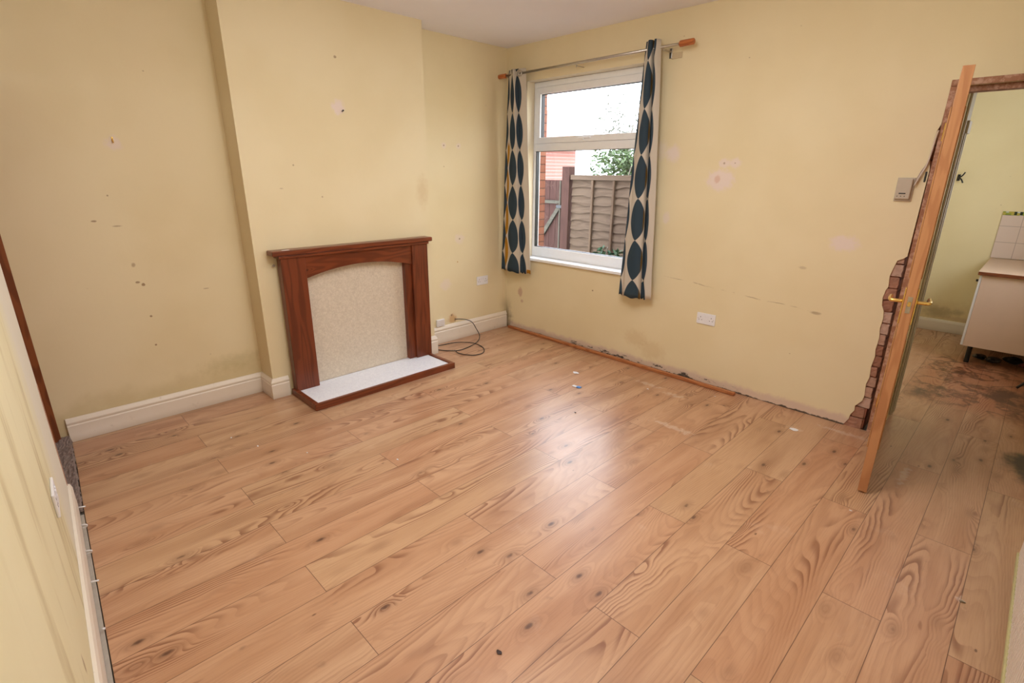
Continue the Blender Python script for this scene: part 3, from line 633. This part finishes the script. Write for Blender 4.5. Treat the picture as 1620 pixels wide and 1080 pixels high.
curtain('narrow cream curtain with teal and mustard leaves bunched beside the room corner', ltop, lbot, UL, 2.450, .628, cloth_mat('leaf_print_cotton_left', -.818+.636, True), [(.275, -.118, .35)])

# ---------------------------------------------------------------- doorway at far end of near wall
PO = wood('dark_orange_door_post', srgb(140, 78, 40), srgb(104, 52, 24), 2, 1, .4, False)
d2 = bpy.data.objects.new('door_2', None); C.objects.link(d2); struct(d2)
bm = bmesh.new(); box(bm, .001, .035, -3.86, -3.712, .03, 2.03); obj('frame_post', bm, PO, d2, .002)
bm = bmesh.new(); box(bm, .036, .85, -3.84, -3.80, .03, 2.02); obj('door_leaf', bm, PO, d2, .002)
CARP = plain('grey_carpet_pile', srgb(148, 130, 122), 1, var=.4, scale=160, bump=.8)
random.seed(2); bm = bmesh.new(); nx, ny = 60, 14; gr = []
for i in range(nx+1):
    row = []
    for j in range(ny+1):
        x = .004+i*.90/nx; y1 = -3.668-.048*x; y = y1-j*(.105/ny)+(random.uniform(-.004, .004) if j == 0 else 0)
        z = .012+.008*random.random()+.045*max(0, 1-x/.09)*(1 if j < 8 else .6)
        row.append(bm.verts.new((x, y, z if 0 < j < ny and 0 < i < nx else .002)))
    gr.append(row)
for i in range(nx):
    for j in range(ny): bm.faces.new((gr[i][j], gr[i+1][j], gr[i+1][j+1], gr[i][j+1]))
o = obj('carpet_strip', bm, CARP); md = o.modifiers.new('s', 'SOLIDIFY'); md.thickness = .012; md.offset = -1
o.location.z = .0
tag(o, 'frayed grey carpet strip in the doorway at the end of the skirting', 'carpet')
# gripper strip between laminate and skirting
bm = bmesh.new()
prism(bm, [(.93, nw(.93, .0165)), (3.9, nw(3.9, .0165)), (3.9, nw(3.9, .030)), (.93, nw(.93, .030))], 'z', -.0125, -.002)
tag(obj('edging_strip', bm, plain('grey_metal_strip', (.50, .46, .42), .5, .3, var=.1)), 'thin grey metal edging strip between floor and the nearest skirting', 'edging')
for i, (x, r) in enumerate(((.907, .2), (1.089, .9), (1.315, .5), (1.542, -.3), (1.821, .1))):
    bm = bmesh.new(); y = nw(x, .018)
    if i in (0, 3): tube(bm, [(x, y, .030), (x+.002, y+.012, .028), (x+.004, y+.024, .026)], .0035, 8)
    elif i == 4: tube(bm, [(x, y+.008, .012), (x+.003, y+.016, .012)], .004, 8)
    else: tube(bm, smoothpath([(x-.004, y, .016), (x, y+.014, .018), (x+.006, y+.018, .030), (x+.006, y+.008, .036), (x, y, .034)], 5), .003, 8)
    tag(obj('cable_clip', bm, WHITEP, smooth=True), ['white cable clip beside the carpet end, farthest along the near skirting', 'white curled cable clip second from the carpet on near skirting', 'white looped cable clip third from the carpet on near skirting', 'white straight cable clip fourth from the carpet on near skirting', 'stubby white clip on near skirting closest to the camera'][i], 'clip')

# ---------------------------------------------------------------- radiator
rad = thing('radiator', 'white ribbed panel radiator at the right wall', 'radiator', (4.08, -2.0, .12))
RADM = plain('cream_white_enamel', (.80, .72, .66), .35, var=.02)
bm = bmesh.new(); y0, y1 = -.80, .93; nr = 60; pts = []
for i in range(nr):
    a = y0+(y1-y0)*i/nr; s = (y1-y0)/nr
    pts += [(a, .012), (a+s*.40, .012), (a+s*.5, 0), (a+s*.9, 0)]
pts.append((y1, .012))
top = [[bm.verts.new((x, y, z)) for y, x in pts] for z in (.012, .58)]
for i in range(len(pts)-1): bm.faces.new((top[0][i], top[0][i+1], top[1][i+1], top[1][i]))
obj('front_panel', bm, RADM, rad)
bm = bmesh.new(); box(bm, .0125, .05, y0, y1, 0, .585); obj('body', bm, RADM, rad, .003)
bm = bmesh.new(); box(bm, -.006, .06, y0-.006, y1+.006, -.010, .0118); obj('bottom_rail', bm, plain('yellowed_edge', (.50, .45, .22), .5), rad, .003)
bm = bmesh.new(); box(bm, -.006, .0, y0-.006, y0+.003, .012, .585); obj('end_edge', bm, bpy.data.materials['yellowed_edge'], rad, .001)
bm = bmesh.new(); box(bm, .0, .09, y0, y1, .59, .602); obj('top_grille', bm, RADM, rad, .003)
for yy in (-.6, .7):
    bm = bmesh.new(); box(bm, .05, .0995, yy, yy+.04, .05, .55); obj('wall_bracket', bm, STEEL, rad)

# ---------------------------------------------------------------- kitchen
PINKW = plain('off_white_melamine', (.76, .57, .46), .4, var=.03, scale=8)
cab = thing('base_cabinet', 'off-white kitchen base cabinet, its end panel facing the doorway', 'cabinet', (3.56, 2.12, 0))
bm = bmesh.new(); box(bm, .018, .617, 0, .018, .155, .775); obj('end_panel', bm, PINKW, cab, .001)
bm = bmesh.new(); box(bm, .018, .617, .019, 1.06, .165, .775); obj('carcass', bm, PINKW, cab)
for k in range(2):
    bm = bmesh.new(); box(bm, 0, .0175, .002+k*.52, .515+k*.52, .158, .770); dd = obj('door', bm, WHITEP, cab, .002)
    bm = bmesh.new(); cyl(bm, (-.0005, .06+k*.52, .72), (-.018, .06+k*.52, .72), .010, 12); obj('knob', bm, DARKHOLE, dd)
for x, y in ((.07, .05), (.07, .95), (.55, .05), (.55, .95)):
    bm = bmesh.new(); cyl(bm, (x, y, .001), (x, y, .164), .018, 12); obj('leg', bm, BLACK, cab)
wt = thing('worktop', 'brown-edged beige kitchen worktop on the base cabinet', 'worktop', (3.545, 2.10, .7765))
bm = bmesh.new(); box(bm, 0, .632, 0, 1.095, .002, .030); obj('top_board', bm, plain('beige_worktop', (.62, .44, .32), .35, var=.1, scale=60), wt, .003)
bm = bmesh.new(); box(bm, .004, .63, -.004, -.0005, .0, .029); obj('front_edging', bm, wood('brown_worktop_edge', srgb(136, 76, 44), srgb(96, 48, 24), 0, 2, .4, False), wt, .001)
random.seed(8)
for i, (x, y, s) in enumerate(((3.70, 2.35, .05), (3.80, 2.30, .06), (3.92, 2.40, .07), (4.02, 2.30, .06))):
    bm = bmesh.new(); bmesh.ops.create_icosphere(bm, subdivisions=2, radius=s)
    for v in bm.verts: v.co *= random.uniform(.75, 1.15); v.co.z *= .45
    o = obj('rubbish_lump', bm, [BLACK, plain('dark_rag', (.05, .04, .04), .9), BLACK, plain('dark_red_rag', (.16, .03, .03), .8)][i]); o.location = (x, y, s*.5)
    tag(o, 'dark lump of rubbish in the shadow under the kitchen cabinet', 'rubbish', 'rubbish under the cabinet')
tl = thing('tile_splashback', 'off-white square tiles with green mosaic border above the worktop', 'tiles', (3.54, 3.199, .81))
n = N('white_square_tiles'); X, Y, Z = n.sep(); gx = n.f('FRACT', n.mul(X, 1/.152)); gz = n.f('FRACT', n.mul(Z, 1/.152))
gg = n.f('MINIMUM', n.f('MINIMUM', gx, n.sub(1, gx)), n.f('MINIMUM', gz, n.sub(1, gz))); TILE = n.out(n.mix(n.step(gg, .02, .012), (.72, .59, .53), (.46, .36, .32)), .2)
bm = bmesh.new(); box(bm, 0, .635, -.008, -.0002, 0, .405); obj('tile_field', bm, TILE, tl)
n = N('green_mosaic_border'); X, Y, Z = n.sep(); v, c = n.white(n.vec(n.f('FLOOR', n.mul(X, 1/.02)), 0, n.f('FLOOR', n.mul(Z, 1/.0195))))
cc = n.mix(n.step(v, .30, .31), (.02, .035, .02), (.30, .36, .06)); cc = n.mix(n.step(v, .60, .61), cc, (.48, .40, .08)); cc = n.mix(n.step(v, .85, .86), cc, (.62, .66, .60)); MOS = n.out(cc, .2)
bm = bmesh.new(); box(bm, 0, .635, -.009, -.0002, .4055, .440); obj('mosaic_border', bm, MOS, tl)
bm = bmesh.new(); tube(bm, smoothpath([(0, -.0005, 0), (0, -.03, 0), (.01, -.05, .012), (.02, -.045, .03)], 5), .008, 8); o = obj('screw_hook', bm, BLACK, smooth=True); o.location = (3.155, 3.1995, .30); tag(o, 'small black hook low on the kitchen wall behind the door handle', 'hook')
hk = thing('coat_hook', 'black double coat hook on the kitchen wall', 'hook', (3.142, 3.1995, 1.553))
bm = bmesh.new(); box(bm, -.012, .012, -.005, -.0003, -.03, .03); obj('hook_plate', bm, BLACK, hk, .001)
for s in (-1, 1):
    bm = bmesh.new(); tube(bm, smoothpath([(0, -.005, 0), (.012, -.03, .004*s), (.03, -.05, .02*s), (.045, -.05, .05*s)], 5), .006, 8); obj('prong', bm, BLACK, hk, smooth=True)
# stool foot at the picture's right edge
st = thing('stool', 'black metal stool, one curved leg showing in the kitchen', 'stool', (4.085, 1.70, 0))
for k in range(3):
    a = 3.55+k*2*PI/3; r_ = .075
    bm = bmesh.new(); tube(bm, smoothpath([(.0+.03*math.cos(a), .03*math.sin(a), .45), (.03*math.cos(a), .03*math.sin(a), .22), (.055*math.cos(a), .055*math.sin(a), .09), (.115*math.cos(a), .115*math.sin(a), .011)], 6), .010, 8); obj('leg', bm, BLACK, st, smooth=True)
bm = bmesh.new(); cyl(bm, (0, 0, .451), (0, 0, .48), .085, 24); obj('seat', bm, BLACK, st, .005)
# painted casing and drain pipe on the kitchen side of the doorway
CAS = plain('beige_gloss_paint', (.52, .46, .34), .4, var=.06, scale=14)
cs = thing('pipe_casing', 'beige painted upright boxing just behind the open door', 'boxing', (3.40, .30, 0))
bm = bmesh.new(); box(bm, .0, .010, .02, .162, .03, 2.04); obj('casing_board', bm, CAS, cs, .002)
bm = bmesh.new(); box(bm, .0103, .016, .045, .065, .03, 1.80); obj('bead', bm, CAS, cs, .002)
bm = bmesh.new(); box(bm, .0103, .016, .10, .12, .03, 1.80); obj('bead', bm, CAS, cs, .002)
bm = bmesh.new(); box(bm, .0105, .022, .06, .164, 1.802, 1.87); obj('cap_block', bm, CAS, cs, .002)
dp = thing('drain_pipe', 'grey plastic waste pipe with elbow behind the door', 'pipe', (3.385, .487, 0))
GP = plain('grey_waste_pipe', (.46, .42, .34), .45, var=.05)
bm = bmesh.new(); tube(bm, [(0, 0, .92), (0, 0, 1.80)], .020, 16); obj('pipe', bm, GP, dp, smooth=True)
bm = bmesh.new(); tube(bm, smoothpath([(0, 0, .92), (-.003, 0, .895), (-.02, 0, .872), (-.05, 0, .868)], 6), .0225, 16); obj('elbow', bm, GP, dp, smooth=True)
bm = bmesh.new(); tube(bm, [(0, 0, 1.10), (0, 0, 1.14)], .0235, 16); obj('collar', bm, GP, dp, smooth=True)

# ---------------------------------------------------------------- garden
GRD = plain('garden_paving', (.22, .20, .17), .9, var=.2, scale=3)
struct(bx('ground', GRD, -14, 2.6, .29, 22, -.35, -.25, bevel=0))
FENCE = wood('weathered_fence_board', srgb(96, 80, 66), srgb(72, 57, 46), 0, .8, .9, False, .6, .2)
FENCEV = wood('weathered_fence_upright', srgb(96, 78, 62), srgb(72, 54, 42), 2, .8, .9, False, .6, .2)
REDW = wood('red_brown_gate_board', srgb(74, 50, 44), srgb(52, 34, 30), 2, .8, .9, False, .6, .2)
fe = thing('garden_fence', 'weathered waney-edge larch fence panel seen through window', 'fence', (-.47, 1.62, -.25))
random.seed(11)
for k in range(17):
    z0 = .02+k*.102; bm = bmesh.new(); n_ = 40; lo = []; hi = []
    ph = random.uniform(0, 6); ph2 = random.uniform(0, 6); am = random.uniform(.006, .014)
    for i in range(n_+1):
        x = 1.82*i/n_; wv = am*math.sin(x*9+ph)+am*.8*math.sin(x*19+ph2)+.012*math.exp(-((x-.2-.3*((k*7) % 5))/.06)**2)
        lo.append((x, z0+wv)); hi.append((x, z0+.135))
    A = [bm.verts.new((x, -.022, z)) for x, z in lo]; B = [bm.verts.new((x, .004, z)) for x, z in hi]
    A2 = [bm.verts.new((x, -.010, z)) for x, z in lo]; B2 = [bm.verts.new((x, .012, z)) for x, z in hi]
    for i in range(n_):
        bm.faces.new((A[i], A[i+1], B[i+1], B[i])); bm.faces.new((A2[i], B2[i], B2[i+1], A2[i+1])); bm.faces.new((A[i], A2[i], A2[i+1], A[i+1])); bm.faces.new((B[i], B[i+1], B2[i+1], B2[i]))
    bm.faces.new((A[0], B[0], B2[0], A2[0])); bm.faces.new((A[-1], A2[-1], B2[-1], B[-1]))
    obj('board', bm, FENCE, fe)
for x in (.335, .645, .96, 1.27):
    bm = bmesh.new(); box(bm, x-.014, x+.014, -.045, -.0225, .01, 1.74); obj('batten', bm, FENCEV, fe, .002)
bm = bmesh.new(); box(bm, -.005, 1.83, -.05, .03, 1.742, 1.80); obj('top_rail', bm, FENCE, fe, .003)
bm = bmesh.new(); box(bm, -.06, .06, -.055, .055, 0, 1.90); o = obj('fence_post', bm, REDW, None, .004); o.location = (-.545, 1.615, -.25); tag(o, 'red-brown square timber post between garden gate and fence panel', 'post')
gt = thing('garden_gate', 'red-brown ledged garden gate with pale diagonal brace', 'gate', (-1.30, 1.62, -.25))
for k in range(6):
    bm = bmesh.new(); box(bm, .0+k*.111, .108+k*.111, 0, .02, .08, 1.735); obj('board', bm, REDW, gt, .002)
PALEW = wood('pale_grey_timber', srgb(88, 84, 74), srgb(62, 58, 50), 0, .8, .9, False, .6, .2)
for z in (.70, 1.44):
    bm = bmesh.new(); box(bm, .0, .655, -.028, -.0005, z, z+.05 if z < 1 else z+.04); obj('ledge', bm, PALEW, gt, .003)
bm = bmesh.new(); prism(bm, [(.10, .76), (.18, .76), (.655, 1.40), (.655, 1.435), (.62, 1.435)], 'y', -.028, -.0005); obj('brace', bm, PALEW, gt, .003)
bm = bmesh.new(); box(bm, .60, .69, -.050, -.029, 1.385, 1.425); obj('bolt', bm, BLACK, gt, .003)
bm = bmesh.new(); box(bm, .645, .665, -.045, -.0295, .30, 1.73); obj('gate_stile', bm, PALEW, gt, .002)
# house at the end of the garden
hs = thing('neighbouring_house', 'pale red brick house with sloping roof beyond the garden gate', 'house', (-5.95, 5.5, -.25))
bm = bmesh.new(); prism(bm, [(-1.3, 0), (1.33, 0), (1.33, 2.45), (0, 3.35), (-1.3, 2.45)], 'y', 0, 1.3, ()); obj('wall', bm, BRICKOUT, hs)
ROOF = plain('red_clay_tiles', srgb(150, 102, 92), .9, var=.2, scale=12)
bm = bmesh.new(); prism(bm, [(-1.55, 2.36), (0, 3.42), (1.58, 2.36), (1.58, 2.46), (0, 3.52), (-1.55, 2.46)], 'y', -.15, 1.4, ()); obj('roof', bm, ROOF, hs)
bm = bmesh.new(); box(bm, .55, 1.12, -.05, -.002, 1.2, 2.1); wf = obj('window', bm, UPVC, hs)
bm = bmesh.new(); box(bm, .62, 1.05, -.06, -.051, 1.28, 2.02); obj('pane', bm, plain('pale_glass', (.5, .55, .6), .05), wf)
tag(bx('brick_pier', BRICKOUT, -1.50, -1.305, 1.55, 1.75, -.249, 2.9, bevel=.003), 'narrow red brick pier at the hinge side of the garden gate', 'pier')
def foliage(bm, ctr, rad_, nleaf, size, rng):
    for _ in range(nleaf):
        a = rng.uniform(0, 2*PI); cz = rng.uniform(-1, 1); r_ = rng.random()**.4
        s = math.sqrt(1-cz*cz); p = Vector((ctr[0]+rad_[0]*r_*s*math.cos(a), ctr[1]+rad_[1]*r_*s*math.sin(a), ctr[2]+rad_[2]*r_*cz))
        d = Vector((rng.uniform(-1, 1), rng.uniform(-1, 1), rng.uniform(-.6, .6))).normalized(); e = d.cross(Vector((rng.uniform(-1, 1), rng.uniform(-1, 1), rng.uniform(-1, 1)))).normalized()
        l = size*rng.uniform(.7, 1.3); vs_ = [bm.verts.new(p+q) for q in (-d*l, e*l*.35, d*l, -e*l*.35)]; bm.faces.new(vs_)
def tree(label, loc, h_, rad_, nleaf, size, col, seed, clumps=7, name='garden_tree', cat='tree'):
    rng = random.Random(seed); t = thing(name, label, cat, loc)
    bm = bmesh.new(); tube(bm, [(0, 0, 0), (.04, 0, h_*.5), (0, .03, h_*.8)], [.09*h_/3, .06*h_/3, .02], 8)
    for k in range(6):
        a = k*1.1; tube(bm, [(0, 0, h_*(.3+.07*k)), (rad_[0]*.5*math.cos(a), rad_[1]*.5*math.sin(a), h_*(.55+.07*k))], [.03*h_/3, .008], 6)
    obj('trunk', bm, plain('bark', (.18, .15, .12), .9), t)
    bm = bmesh.new()
    for k in range(clumps):
        a = rng.uniform(0, 2*PI); rr = rng.uniform(.2, .7)
        foliage(bm, (rad_[0]*rr*math.cos(a), rad_[1]*rr*math.sin(a), h_*rng.uniform(.5, .95)), (rad_[0]*.5, rad_[1]*.5, h_*.2), nleaf//clumps, size, rng)
    n = N('leaf'); v, c = n.white(n.vec(n.f('FLOOR', n.mul(n.sep()[0], 12)), n.f('FLOOR', n.mul(n.sep()[1], 12)), n.f('FLOOR', n.mul(n.sep()[2], 12))))
    obj('foliage', bm, n.out(n.mix(v, col, tuple(min(1, x*1.8) for x in col)), .5), t); return t
tree('leafy green tree just beyond the fence panel', (-.95, 3.4, -.25), 2.14, (.85, .6), 5200, .045, (.055, .085, .03), 3)
tree('thin pale tree behind the fence beside the brick house', (-2.35, 5.6, -.25), 3.1, (.7, .6), 700, .05, (.10, .105, .08), 5)
tree('dark glossy-leaved shrub low against the fence', (.42, 1.12, -.25), 1.16, (.26, .18), 900, .05, (.016, .05, .022), 9, 5, 'garden_shrub', 'shrub')
